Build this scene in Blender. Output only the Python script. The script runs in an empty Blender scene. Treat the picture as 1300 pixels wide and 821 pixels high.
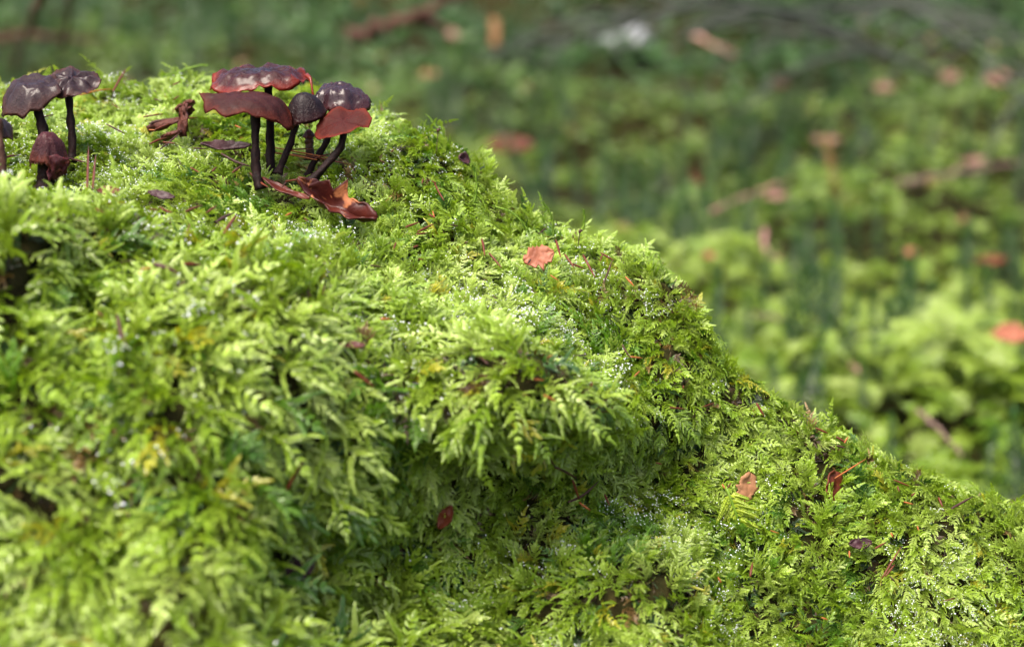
import bpy, bmesh, math, random
import numpy as np
from mathutils import Vector, Matrix, noise as mnoise

random.seed(7)
rng = np.random.default_rng(11)
R = math.radians
scene = bpy.context.scene
col = scene.collection

# ------------------------------------------------------------------ camera
PITCH, CAMZ, FPX = R(17.0), 0.40, 2600.0
FWD = np.array([0, math.cos(PITCH), -math.sin(PITCH)])
UPV = np.array([0, math.sin(PITCH), math.cos(PITCH)])
RGT = np.array([1.0, 0, 0])
CAM = np.array([0, 0, CAMZ])
cd = bpy.data.cameras.new('camera'); cam = bpy.data.objects.new('camera', cd); col.objects.link(cam)
cam.location = CAM; cam.rotation_euler = (math.pi/2 - PITCH, 0, 0)
cd.sensor_width = 36; cd.lens = 72; cd.clip_start = 0.02; cd.clip_end = 300
cd.dof.use_dof = True; cd.dof.focus_distance = 0.600; cd.dof.aperture_fstop = 72/7.6
scene.camera = cam

# ------------------------------------------------------------------ sky and sun (bright overcast in the wood)
SUN_EL, SUN_AZ = R(64), R(-132)          # azimuth measured from +Y towards +X
w = bpy.data.worlds.new('World'); scene.world = w; w.use_nodes = True
nt = w.node_tree; bg = nt.nodes['Background']
sky = nt.nodes.new('ShaderNodeTexSky'); sky.sky_type = 'NISHITA'; sky.sun_disc = False
sky.sun_elevation = SUN_EL; sky.sun_rotation = SUN_AZ
sky.air_density = 0.7; sky.dust_density = 8.0; sky.ozone_density = 0.3
nt.links.new(sky.outputs[0], bg.inputs[0]); bg.inputs[1].default_value = 0.15
sl = bpy.data.lights.new('sun', 'SUN'); sun = bpy.data.objects.new('sun', sl); col.objects.link(sun)
sl.energy = 1.1; sl.angle = R(34); sl.color = (1.0, 0.95, 0.84)
sd = Vector((math.cos(SUN_EL)*math.sin(SUN_AZ), math.cos(SUN_EL)*math.cos(SUN_AZ), math.sin(SUN_EL)))
sun.rotation_euler = sd.to_track_quat('Z', 'Y').to_euler(); sun.location = (0, 0, 3)
vs = scene.view_settings
vs.view_transform = 'Standard'; vs.look = 'None'; vs.exposure = 1.68; vs.gamma = 1; vs.use_curve_mapping = False
scene.render.engine = 'CYCLES'
scene.cycles.max_bounces = 4; scene.cycles.transmission_bounces = 3; scene.cycles.diffuse_bounces = 3; scene.cycles.glossy_bounces = 2
scene.cycles.sample_clamp_indirect = 4; scene.cycles.use_light_tree = False; scene.cycles.caustics_reflective = False; scene.cycles.caustics_refractive = False

# ------------------------------------------------------------------ helpers
def P(px, py, d):
    """photo pixel + distance along the lens axis -> world point"""
    px = np.asarray(px, float); py = np.asarray(py, float); d = np.asarray(d, float)
    return CAM + d[..., None]*(FWD + ((px-650)/FPX)[..., None]*RGT - ((py-410.5)/FPX)[..., None]*UPV)

def V(px, py, d): return Vector(P(px, py, d))

def tag(o, label=None, cat=None, group=None, kind=None):
    if label: o['label'] = label
    if cat: o['category'] = cat
    if group: o['group'] = group
    if kind: o['kind'] = kind
    return o

def empty(name, loc, label, cat, group=None):
    o = bpy.data.objects.new(name, None); col.objects.link(o); o.location = loc
    o.empty_display_size = 0.01
    return tag(o, label, cat, group)

def mesh_obj(name, verts, faces, mat, parent=None, smooth=True, attrs=None):
    me = bpy.data.meshes.new(name); me.from_pydata([tuple(v) for v in verts], [], faces); me.update()
    if smooth: me.shade_smooth()
    for k, vals in (attrs or {}).items():
        a = me.attributes.new(k, 'FLOAT', 'POINT'); a.data.foreach_set('value', np.asarray(vals, np.float32))
    if mat: me.materials.append(mat)
    o = bpy.data.objects.new(name, me); col.objects.link(o)
    if parent:
        o.parent = parent
        o.matrix_parent_inverse = Matrix.Translation(parent.location).inverted()
    return o

def recentre(o):
    """put a one-mesh thing's origin at its own base"""
    vs_ = np.array([v.co for v in o.data.vertices]); c = vs_.mean(0); c[2] = vs_[:, 2].min()
    o.data.transform(Matrix.Translation(-Vector(c))); o.location = c
    return o

# ------------------------------------------------------------------ materials
def nodes(name):
    m = bpy.data.materials.new(name); m.use_nodes = True
    t = m.node_tree; b = t.nodes['Principled BSDF']
    return m, t, b
def N(t, kind, **kw):
    n = t.nodes.new(kind)
    for k, v in kw.items(): setattr(n, k, v)
    return n
def ramp(t, fac, stops):
    r = N(t, 'ShaderNodeValToRGB'); e = r.color_ramp.elements
    while len(e) < len(stops): e.new(0.5)
    for el, (p, c) in zip(e, stops): el.position = p; el.color = (*c, 1)
    t.links.new(fac, r.inputs[0]); return r.outputs[0]
def noise_tex(t, scale, detail=4, rough=.55, dist=0):
    tc = N(t, 'ShaderNodeTexCoord'); n = N(t, 'ShaderNodeTexNoise')
    n.inputs['Scale'].default_value = scale; n.inputs['Detail'].default_value = detail
    n.inputs['Roughness'].default_value = rough; n.inputs['Distortion'].default_value = dist
    t.links.new(tc.outputs['Object'], n.inputs['Vector']); return n.outputs[0]
def bump(t, b, h, strength, dist):
    n = N(t, 'ShaderNodeBump'); n.inputs['Strength'].default_value = strength; n.inputs['Distance'].default_value = dist
    t.links.new(h, n.inputs['Height']); t.links.new(n.outputs[0], b.inputs['Normal'])

def moss_material(name, trans=.32, rough=.4):
    m, t, b = nodes(name)
    ia = N(t, 'ShaderNodeAttribute', attribute_type='INSTANCER', attribute_name='col')
    ta = N(t, 'ShaderNodeAttribute', attribute_type='GEOMETRY', attribute_name='tip')
    # young growth at the shoot tips is paler and yellower than the old stem
    mr = N(t, 'ShaderNodeMapRange'); mr.inputs[3].default_value = 0.72; mr.inputs[4].default_value = 1.25
    t.links.new(ta.outputs['Fac'], mr.inputs[0])
    mul = N(t, 'ShaderNodeVectorMath', operation='SCALE')
    t.links.new(ia.outputs['Color'], mul.inputs[0]); t.links.new(mr.outputs[0], mul.inputs['Scale'])
    t.links.new(mul.outputs[0], b.inputs['Base Color'])
    b.inputs['Roughness'].default_value = rough; b.inputs['Specular IOR Level'].default_value = .5; b.inputs['Coat Weight'].default_value = .5; b.inputs['Coat Roughness'].default_value = .3
    tr = N(t, 'ShaderNodeBsdfTranslucent'); mx = N(t, 'ShaderNodeMixShader'); mx.inputs[0].default_value = trans
    mc = N(t, 'ShaderNodeMix', data_type='RGBA', blend_type='MULTIPLY'); mc.inputs[0].default_value = 1
    mc.inputs[7].default_value = (1.25, 1.2, .55, 1)
    t.links.new(mul.outputs[0], mc.inputs[6]); t.links.new(mc.outputs[2], tr.inputs[0])
    out = t.nodes['Material Output']
    t.links.new(b.outputs[0], mx.inputs[1]); t.links.new(tr.outputs[0], mx.inputs[2]); t.links.new(mx.outputs[0], out.inputs[0])
    return m
M_MOSS = moss_material('moss_leaf')

def soil_material():
    m, t, b = nodes('peat')
    n = noise_tex(t, 90, 6)
    c = ramp(t, n, [(.3, (.010, .008, .004)), (.55, (.020, .020, .006)), (.8, (.050, .032, .012))])
    t.links.new(c, b.inputs['Base Color']); b.inputs['Roughness'].default_value = 1; b.inputs['Specular IOR Level'].default_value = .05
    bump(t, b, n, .8, .004); return m
M_SOIL = soil_material()

def ice_material():
    m, t, b = nodes('frost')
    b.inputs['Base Color'].default_value = (.86, .9, .95, 1); b.inputs['Roughness'].default_value = .12
    b.inputs['Transmission Weight'].default_value = .25; b.inputs['IOR'].default_value = 1.31
    b.inputs['Specular IOR Level'].default_value = .8
    return m
M_ICE = ice_material()

def cap_material(name, centre, mid, rim, rough, coat=.0, wr=.6, wscale=260):
    m, t, b = nodes(name)
    a = N(t, 'ShaderNodeAttribute', attribute_type='GEOMETRY', attribute_name='rad')
    n = noise_tex(t, wscale*1.8, 6, .65, .8)
    ad = N(t, 'ShaderNodeMath', operation='MULTIPLY_ADD'); ad.inputs[1].default_value = .28; 
    t.links.new(n, ad.inputs[0])
    sb = N(t, 'ShaderNodeMath', operation='SUBTRACT'); sb.inputs[1].default_value = .14
    t.links.new(a.outputs['Fac'], sb.inputs[0]); t.links.new(sb.outputs[0], ad.inputs[2])
    c = ramp(t, ad.outputs[0], [(.25, centre), (.80, mid), (1.0, rim)])
    t.links.new(c, b.inputs['Base Color'])
    rr = N(t, 'ShaderNodeMapRange'); rr.inputs[3].default_value = max(.08, rough-.14); rr.inputs[4].default_value = min(1, rough+.2)
    n2 = noise_tex(t, wscale*1.7, 3); t.links.new(n2, rr.inputs[0]); t.links.new(rr.outputs[0], b.inputs['Roughness'])
    b.inputs['Specular IOR Level'].default_value = .12; b.inputs['Coat Weight'].default_value = coat*.42; b.inputs['Coat Roughness'].default_value = .06
    b.inputs['Subsurface Weight'].default_value = .12; b.inputs['Subsurface Radius'].default_value = (.004, .001, .0006)
    b.inputs['Subsurface Scale'].default_value = .5
    bump(t, b, noise_tex(t, wscale*4.5, 5, .6, 1.0), wr*.8, .0009); return m
M_CAP_WET = cap_material('wet_maroon_cap', (.010, .002, .004), (.028, .0035, .003), (.12, .010, .002), .25, .6)
M_CAP_DULL = cap_material('dull_maroon_cap', (.027, .006, .006), (.022, .005, .0045), (.055, .009, .0045), .55, .04, .5)
M_CAP_DARK = cap_material('blackish_cap', (.006, .003, .004), (.009, .004, .005), (.02, .006, .006), .3, .15)
M_CAP_PURPLE = cap_material('wrinkled_purple_cap', (.016, .004, .009), (.018, .004, .007), (.04, .005, .007), .25, 1, 1, 420)
M_CAP_RED = cap_material('orange_red_cap', (.032, .0045, .0035), (.038, .0055, .0035), (.085, .010, .004), .6, 0, .5)
M_CAP_BROWN = cap_material('brown_purple_cap', (.014, .0055, .008), (.015, .0055, .007), (.040, .014, .010), .45, .6, .8)
M_CAP_CRUMP = cap_material('crumpled_cap', (.045, .010, .013), (.028, .007, .009), (.08, .02, .012), .4, .2, 1)

def plain(name, c1, c2, scale, rough=.6, bs=.5, bd=.0008, spec=.2):
    m, t, b = nodes(name); n = noise_tex(t, scale, 5, .6, .3)
    t.links.new(ramp(t, n, [(.3, c1), (.7, c2)]), b.inputs['Base Color'])
    b.inputs['Roughness'].default_value = rough; b.inputs['Specular IOR Level'].default_value = spec
    bump(t, b, n, bs, bd); return m
M_STEM = plain('dark_stem', (.004, .002, .002), (.014, .005, .0045), 700, .6, .5, .0008, .12)
M_STEM_B = plain('brown_stem', (.02, .009, .005), (.05, .02, .011), 300, .5)
M_GILL = plain('gills', (.05, .012, .008), (.13, .03, .016), 300, .7)
M_NEEDLE = plain('needle_red_brown', (.055, .012, .006), (.12, .030, .014), 300, .4, .3, .0004)
M_NEEDLE_D = plain('needle_dark', (.025, .012, .010), (.07, .030, .022), 300, .4, .3, .0004)
M_NEEDLE_O = plain('needle_orange', (.20, .06, .015), (.32, .11, .03), 300, .45, .3, .0004)
M_BARK = plain('bark_flake', (.03, .008, .006), (.09, .025, .014), 260, .55, .9, .0015)
M_LEAF_M = plain('maroon_leaf', (.03, .006, .006), (.085, .018, .010), 120, .3, .6, .001)
M_LEAF_P = plain('purple_leaf', (.018, .007, .010), (.045, .018, .021), 200, .4, .6, .001)
M_LEAF_O = plain('orange_leaf', (.11, .026, .010), (.30, .12, .07), 260, .5, .4, .0008)
M_LEAF_T = plain('tan_leaf', (.18, .08, .035), (.30, .16, .08), 100, .55, .4, .001)
M_LEAF_R = plain('red_brown_leaf', (.045, .009, .004), (.10, .022, .008), 60, .5, .5, .002)
M_LEAF_K = plain('pinkish_leaf', (.11, .055, .04), (.22, .125, .095), 60, .55, .4, .002)
M_LEAF_PATCH = plain('patchy_maroon_leaf', (.022, .004, .004), (.06, .011, .006), 120, .4, .6, .001)
_t = M_LEAF_PATCH.node_tree; _b = _t.nodes['Principled BSDF']; _src = _b.inputs['Base Color'].links[0].from_socket
_m = N(_t, 'ShaderNodeMix', data_type='RGBA'); _m.inputs[7].default_value = (.30, .11, .045, 1); _t.links.new(_src, _m.inputs[6])
_t.links.new(ramp(_t, noise_tex(_t, 95, 3, .6, 1.2), [(.56, (0, 0, 0)), (.64, (1, 1, 1))]), _m.inputs[0]); _t.links.new(_m.outputs[2], _b.inputs['Base Color'])
M_TWIG = plain('grey_brown_twig', (.07, .045, .035), (.20, .14, .11), 120, .8, .8, .002)
M_TWIG_K = plain('pinkish_twig', (.16, .075, .06), (.32, .19, .16), 90, .75, .7, .002)
M_BRANCH = plain('dark_branch', (.035, .015, .010), (.085, .04, .028), 60, .8, .9, .004)
M_STONE = plain('pale_stone', (.12, .13, .13), (.26, .27, .29), 25, .85, .8, .006)
M_LICHEN = plain('lichen_bark', (.020, .026, .020), (.055, .062, .050), 60, .9, .6, .002)
M_SPRUCE = plain('spruce_needles', (.018, .040, .022), (.045, .085, .05), 60, .4, .2, .0005)
M_STALK = plain('moss_stalk', (.02, .016, .008), (.05, .035, .014), 300, .5)
M_DARKLEAF = plain('dark_green_leaf', (.018, .05, .016), (.04, .10, .03), 60, .45, .3, .001)

# ------------------------------------------------------------------ the mound: its surface as (pixel, distance) samples
SILX = np.array([-900, -500, -150, 0, 100, 200, 300, 400, 480, 560, 620, 655, 720, 800, 860, 900, 950, 1000, 1080, 1150, 1230, 1300, 1450, 1700, 2100], float)
SILY = np.array([420, 200, 112, 100, 94, 93, 92, 102, 122, 152, 188, 246, 277, 301, 349, 406, 461, 503, 548, 582, 612, 634, 700, 820, 1050], float)
SILD = np.array([.62, .65, .675, .675, .675, .675, .675, .665, .655, .645, .64, .632, .628, .625, .62, .615, .615, .615, .615, .615, .615, .615, .615, .61, .60])
def sil(px): return np.interp(px, SILX, SILY)
ctrl = [
 (335,234,.602),(395,227,.604),(270,180,.625),(200,150,.64),(150,200,.61),(90,200,.602),(60,232,.585),(-100,220,.56),(480,190,.62),(550,230,.615),(600,272,.61),(480,240,.605),
 (190,262,.562),(0,262,.540),(60,256,.537),(130,258,.545),(220,272,.555),(330,288,.565),(450,308,.578),(560,325,.588),(650,352,.596),(740,380,.6),(700,330,.608),
 (100,330,.522),(300,370,.528),(450,410,.54),(560,415,.56),(620,430,.551),(680,450,.546),(730,480,.547),(770,510,.552),(800,470,.592),(780,430,.596),(850,430,.602),(890,480,.60),(850,560,.597),(820,600,.612),(930,560,.604),(1000,580,.604),(1100,620,.604),(1200,655,.603),(1300,690,.602),
 (0,450,.492),(200,470,.492),(400,490,.51),(520,480,.53),(520,560,.54),(600,520,.531),(700,540,.540),(560,640,.558),(650,610,.572),(650,690,.568),(720,600,.574),(760,660,.574),(430,560,.515),(470,660,.55),(350,620,.508),(380,720,.535),
 (0,600,.475),(130,600,.492),(220,640,.478),(0,720,.478),(200,740,.466),(300,690,.48),(60,800,.47),(0,900,.45),(200,900,.45),(450,800,.53),(450,900,.51),(650,770,.56),(650,860,.535),(800,690,.562),(820,740,.556),(800,830,.545),(900,650,.592),(860,630,.6),(900,720,.58),(1000,700,.592),(1000,830,.575),(1150,740,.592),(1300,780,.59),(1300,860,.58),(1450,860,.59),(-150,450,.492),(-150,821,.46),(-150,240,.535),
 (-400,400,.52),(-400,900,.46),(-800,700,.50),(-800,1300,.42),(0,1300,.40),(650,1300,.43),(1300,1300,.47),(2000,1300,.50),(1700,1000,.58),(0,1700,.36),(1000,1700,.38),(2000,1700,.42)]
ctrl += [(x, y, d) for x, y, d in zip(SILX, SILY, SILD)]
C = np.array(ctrl); CS = C[:, :2]/400.0
def _phi(r): return np.where(r > 0, r*r*np.log(np.maximum(r, 1e-9)), 0)
_n = len(C); _A = np.zeros((_n+3, _n+3))
_A[:_n, :_n] = _phi(np.linalg.norm(CS[:, None]-CS[None], axis=2)) + np.eye(_n)*2e-3
_A[:_n, _n] = 1; _A[:_n, _n+1:] = CS; _A[_n, :_n] = 1; _A[_n+1:, :_n] = CS.T
_w = np.linalg.solve(_A, np.r_[C[:, 2], 0, 0, 0])
def depth(px, py):
    p = np.stack(np.broadcast_arrays(np.asarray(px, float), np.asarray(py, float)), -1)/400.0
    sh = p.shape[:-1]; p = p.reshape(-1, 2); out = np.zeros(len(p))
    for i in range(0, len(p), 8000):
        q = p[i:i+8000]
        out[i:i+8000] = _phi(np.linalg.norm(q[:, None]-CS[None], axis=2)) @ _w[:_n] + _w[_n] + q @ _w[_n+1:]
    return out.reshape(sh)
def S(px, py): return P(px, py, depth(px, py))
def Snormal(px, py):
    a = S(px+4., py)-S(px-4., py); b = S(px, py-4.)-S(px, py+4.)
    n = np.cross(a, b); return n/np.linalg.norm(n)

def fbm(p, s, seed=0.):
    return np.array([mnoise.noise(Vector((q[0]*s+seed, q[1]*s-seed, q[2]*s+seed*.7))) for q in p])

# grid: columns over px, rows from far below the frame up to the outline, then over the back down to the soil
us = np.concatenate([np.arange(-900, -250, 30), np.arange(-250, 1550, 9), np.arange(1550, 2101, 30)]).astype(float)
nv, nb = 120, 34
vv = np.linspace(0, 1, nv)
U = np.repeat(us[None], nv, 0)
PY = 1700 + (sil(us)[None]-1700)*(1-(1-vv[:, None])**1.6)
front = P(U, PY, depth(U, PY))                                   # nv x nu x 3
top = front[-1]
tt = np.linspace(0, 1, nb+1)[1:]
back = np.zeros((nb, len(us), 3))
dirn = top-CAM; dirn[:, 2] = 0; dirn /= np.linalg.norm(dirn, axis=1)[:, None]
for i, t in enumerate(tt):
    e = .26*t; slope = (top[:, 2]-CAMZ)/np.linalg.norm(top[:, :2], axis=1)      # leave the outline along the line of sight, then fall away
    drop = np.maximum(top[:, 2]+.02+slope*.26, .02)
    back[i] = top+dirn*e; back[i][:, 2] = top[:, 2]+slope*e-drop*t**1.5
grid = np.concatenate([front, back]); nr, nu = grid.shape[:2]
def grid_normals(g):
    du = np.gradient(g, axis=1); dv = np.gradient(g, axis=0)
    n = np.cross(du, dv); return n/(np.linalg.norm(n, axis=2, keepdims=True)+1e-12)
gn = grid_normals(grid)
flat = grid.reshape(-1, 3)
nearb = np.clip((.60-(flat-CAM)@FWD)/.06, 0, 1)
lump = (fbm(flat, 38, 3.1)*.0050 + fbm(flat, 95, 8.7)*.0030 + nearb*(fbm(flat, 24, 14.)*.010+fbm(flat, 52, 27.)*.007)).reshape(nr, nu)
photo_surface = grid.copy()
inset = np.full((nr, nu), .0065); inset[nv-26:nv, :] = np.linspace(.0065, .0090, 26)[:, None]; inset[nv:, :] = .0090
grid = grid + gn*(lump-inset)[..., None]
faces = []
idx = np.arange(nr*nu).reshape(nr, nu)
q = np.stack([idx[:-1, :-1], idx[:-1, 1:], idx[1:, 1:], idx[1:, :-1]], -1).reshape(-1, 4)
mound = mesh_obj('moss_mound_terrain', grid.reshape(-1, 3), q.tolist(), M_SOIL)
tag(mound, 'dark peaty mound under the green moss', 'mound', kind='structure')

# ------------------------------------------------------------------ forest floor
def ground_z(x, y):
    b = mnoise.noise(Vector((x*5, y*5, 1.3)))*.030 + mnoise.noise(Vector((x*12, y*12, 4.3)))*.014
    fade = 1/(1+max(0, (math.hypot(x, y)-4))*.3)
    return b*fade + max(0, y-1.9)*.07*fade
def axis(lo, hi, a, b, step, g=1.25):
    c = list(np.arange(a, b, step)); s = step; x = c[-1]
    while x < hi: s *= g; x += s; c.append(x)
    s = step; x = a; pre = []
    while x > lo: s *= g; x -= s; pre.append(x)
    return np.array(pre[::-1]+c)
gx = axis(-40, 40, -1.4, 1.6, .02); gy = axis(-40, 40, .1, 3.8, .02)
gv = [(x, y, ground_z(x, y)) for y in gy for x in gx]
gi = np.arange(len(gx)*len(gy)).reshape(len(gy), len(gx))
gq = np.stack([gi[:-1, :-1], gi[:-1, 1:], gi[1:, 1:], gi[1:, :-1]], -1).reshape(-1, 4)
ground = mesh_obj('ground', gv, gq.tolist(), M_SOIL); tag(ground, kind='structure')
def G(px, py, lift=.022):
    r = FWD+((px-650)/FPX)*RGT-((py-410.5)/FPX)*UPV; t = .5
    for _ in range(900):
        p = CAM+r*t
        if p[2] <= ground_z(p[0], p[1])+lift: break
        t += .004
    return Vector(p)
def gpx(p): return p.y*0+ (Vector(p)-Vector(CAM)).dot(Vector(FWD))/FPX   # metres in one photo pixel there

# ------------------------------------------------------------------ moss shoots (built once, then repeated as one uncountable carpet)
PROTO = bpy.data.collections.new('moss_shoot_library')
class MB:
    def __init__(s): s.v = []; s.f = []; s.t = []
    def leaf(s, p, d, side, ln, wd, t, up):
        """a small pointed, keeled leaf"""
        i = len(s.v); d = d.normalized(); side = side.normalized()
        s.v += [p, p+d*ln*.42+side*wd*.5-up*wd*.18, p+d*ln, p+d*ln*.42-side*wd*.5-up*wd*.18]
        s.t += [t*.85, t, t, t]
        s.f += [(i, i+1, i+2), (i, i+2, i+3)]
    def obj(s, name, mat, coll=None):
        me = bpy.data.meshes.new(name); me.from_pydata([tuple(v) for v in s.v], [], s.f); me.update()
        a = me.attributes.new('tip', 'FLOAT', 'POINT'); a.data.foreach_set('value', np.array(s.t, np.float32))
        me.materials.append(mat); o = bpy.data.objects.new(name, me); (coll or PROTO).objects.link(o); return o
def stem_pt(t, L, rise, droop): # arching frond axis in xz
    return Vector((L*t*(1-.12*t*t), 0, L*(rise*t-droop*t*t)))
def make_frond(seed, L=.016, pairs=13, bl=.0055, rise=.55, droop=.75, leaf=.00095, lw=.00042, fine=True, app=.65, wild=0):
    r = random.Random(seed); m = MB(); ends = []
    for k in range(pairs+1):
        t = .10+.90*k/pairs
        c = stem_pt(t, L, rise, droop); c2 = stem_pt(t+.02, L, rise, droop); T = (c2-c).normalized()
        Yv = Vector((0, 1, 0)); up = T.cross(Yv)*-1
        if up.z < 0: up = -up
        env = math.sin(min(1, (t*.95+.10))*math.pi)**.6 * (1-.35*t)
        # leaves clasping the main stem
        for s in (-1, 1):
            m.leaf(c, T*.8+Yv*s*.6+up*.25, up.cross(T), leaf*1.25, lw*1.5, t, up)
        if k == pairs: env = .55
        for s in (-1, 1) if k < pairs else (0,):
            if s and r.random() < wild*.28: continue
            bl_ = bl*env*r.uniform(.75-.3*wild, 1.2+.25*wild); ang = r.uniform(.85-.35*wild, 1.15+.2*wild) - .35*t
            D = (T*math.cos(ang)+Yv*s*math.sin(ang)) if s else T
            D = (D + up*r.uniform(-.25-.35*wild, .55+.3*wild)).normalized()
            nl = max(3, int(bl_/leaf*2.3)); p = c.copy(); dd = D.copy()
            for j in range(nl):
                u = j/nl
                p = p+dd*(bl_/nl); dd = (dd - up*.055 + T*.03 + Vector((0, 0, -.02))).normalized()
                sd_ = up.cross(dd).normalized(); sz = (1-.55*u)*r.uniform(.85, 1.15)
                tt_ = .35*t+.65*(.25+.75*u)
                for q_ in (-1, 1):
                    ld = dd*.75+sd_*q_*app+up*r.uniform(-.05, .3); m.leaf(p, ld, up.cross(ld), leaf*sz, lw*sz, tt_, up)
                if fine: m.leaf(p, dd*.8+up*.55, sd_, leaf*sz*.95, lw*sz, tt_, up)
            m.leaf(p, dd, sd_, leaf*1.1, lw*.8, 1, up)
            ends.append((p+dd*leaf*.7, 1)); 
            if r.random() < .5: ends.append((c+(p-c)*r.uniform(.3, .9)+up*leaf*.4, .8))
    return m, ends
def make_shoot(seed, L=.012, n=46, leaf=.0026, lw=.0008, spread=.9, bend=.35):
    r = random.Random(seed); m = MB(); ends = []
    for k in range(n):
        t = (k+.5)/n; p = Vector((L*t, 0, -L*bend*t*t+.25*L*t)); T = Vector((1, 0, .25-2*bend*t)).normalized()
        a = k*2.399+r.uniform(-.2, .2); A = T.orthogonal().normalized(); B = T.cross(A)
        o = A*math.cos(a)+B*math.sin(a); sp = spread*(1-.6*t**2)
        d = T*(1-sp*.55)+o*sp; sz = (1-.35*t)*r.uniform(.8, 1.15)
        m.leaf(p, d, T.cross(o), leaf*sz, lw*sz, t, o)
        if r.random() < .35: ends.append((p+d.normalized()*leaf*sz*.9, 1))
    return m, ends
def bead(b, p, rad, r):
    m = bmesh.ops.create_icosphere(b, subdivisions=1, radius=rad*r.choice((.5, .65, .8, 1.0, 1.35)), matrix=Matrix.Translation(p) @ Matrix.Diagonal((1, r.uniform(.8, 1.2), r.uniform(.8, 1.3), 1)))
ICE = bpy.data.collections.new('frost_library')
FINE = bpy.data.collections.new('fine'); 
CH = dict(leaf=.00150, lw=.00085, app=.36)
specs = [make_frond(1, .0115, 6, .0064, .50, .75, wild=1, **CH), make_frond(2, .0135, 7, .0058, .35, .60, wild=1, **CH), make_frond(3, .010, 5, .0066, .70, .95, wild=1, **CH),
         make_frond(4, .013, 10, .0048, .55, .45, leaf=.0011, lw=.0006, app=.5, wild=.6), make_frond(5, .018, 12, .0060, .45, .85, leaf=.0011, lw=.0006, app=.5, wild=.8), 
         make_shoot(6, .011, 60, .0021, .0007, .8, .35), make_frond(9, .012, 12, .0038, .6, .6, leaf=.00085, lw=.00045, app=.55, wild=.7), make_frond(10, .014, 14, .0042, .4, .8, leaf=.0008, lw=.0004, app=.6, wild=.7)]
for i, (m, ends) in enumerate(specs):
    m.obj(f'proto_{i:02d}', M_MOSS)
    r = random.Random(50+i); b = bmesh.new()
    for p, wgt in ends:
        if r.random() < .55:
            for _ in range(r.choice((1, 1, 2, 3))):
                bead(b, p+Vector((r.gauss(0, .0005), r.gauss(0, .0005), r.gauss(.0001, .0002))), .00021, r)
    me = bpy.data.meshes.new(f'frost_{i:02d}'); b.to_mesh(me); b.free(); me.shade_smooth(); me.materials.append(M_ICE)
    ICE.objects.link(bpy.data.objects.new(f'frost_{i:02d}', me))
COARSE = bpy.data.collections.new('coarse_library')
for i in range(5):
    m, _ = make_frond(20+i, .030, 10, .012, .55, .8, .0030, .0016, False); m.obj(f'coarse_{i:02d}', M_MOSS, COARSE)
for i in range(2):
    m, _ = make_shoot(30+i, .035, 60, .008, .0018, .8, .1); m.obj(f'coarse_{5+i:02d}', M_MOSS, COARSE)

def frame_euler(X, Z):
    """euler angles (n,3) of frames with x axis X and z axis near Z"""
    X = X/np.linalg.norm(X, axis=1)[:, None]; Y = np.cross(Z, X); Y /= np.linalg.norm(Y, axis=1)[:, None]+1e-12; Zc = np.cross(X, Y)
    sy = np.sqrt(X[:, 0]**2+X[:, 1]**2)
    return np.stack([np.arctan2(Y[:, 2], Zc[:, 2]), np.arctan2(-X[:, 2], sy), np.arctan2(X[:, 1], X[:, 0])], 1)

def carpet(name, pts, eul, scl, ids, cols, library):
    me = bpy.data.meshes.new(name); me.vertices.add(len(pts)); me.vertices.foreach_set('co', np.asarray(pts, np.float32).ravel())
    for nm, ty, arr, key in (('rot', 'FLOAT_VECTOR', eul, 'vector'), ('scl', 'FLOAT', scl, 'value'), ('ids', 'INT', ids, 'value'), ('col', 'FLOAT_COLOR', np.c_[cols, np.ones(len(pts))], 'color')):
        a = me.attributes.new(nm, ty, 'POINT'); a.data.foreach_set(key, np.asarray(arr, np.int32 if ty == 'INT' else np.float32).ravel())
    o = bpy.data.objects.new(name, me); col.objects.link(o); tag(o, kind='stuff')
    ng = bpy.data.node_groups.new(name, 'GeometryNodeTree')
    ng.interface.new_socket('Geometry', in_out='INPUT', socket_type='NodeSocketGeometry')
    ng.interface.new_socket('Geometry', in_out='OUTPUT', socket_type='NodeSocketGeometry')
    n = ng.nodes; L = ng.links
    gi_ = n.new('NodeGroupInput'); go = n.new('NodeGroupOutput')
    iop = n.new('GeometryNodeInstanceOnPoints'); ci = n.new('GeometryNodeCollectionInfo')
    ci.inputs[0].default_value = library; ci.inputs[1].default_value = True; ci.inputs[2].default_value = True
    def na(nm, ty):
        x = n.new('GeometryNodeInputNamedAttribute'); x.data_type = ty; x.inputs[0].default_value = nm; return x.outputs[0]
    e2r = n.new('FunctionNodeEulerToRotation')
    mp = n.new('GeometryNodeMeshToPoints')
    L.new(gi_.outputs[0], mp.inputs[0]); L.new(mp.outputs[0], iop.inputs['Points']); L.new(ci.outputs[0], iop.inputs['Instance'])
    iop.inputs['Pick Instance'].default_value = True
    L.new(na('ids', 'INT'), iop.inputs['Instance Index']); L.new(na('rot', 'FLOAT_VECTOR'), e2r.inputs[0]); L.new(e2r.outputs[0], iop.inputs['Rotation'])
    L.new(na('scl', 'FLOAT'), iop.inputs['Scale']); L.new(iop.outputs[0], go.inputs[0])
    md = o.modifiers.new('shoots', 'NODES'); md.node_group = ng
    return o

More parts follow.
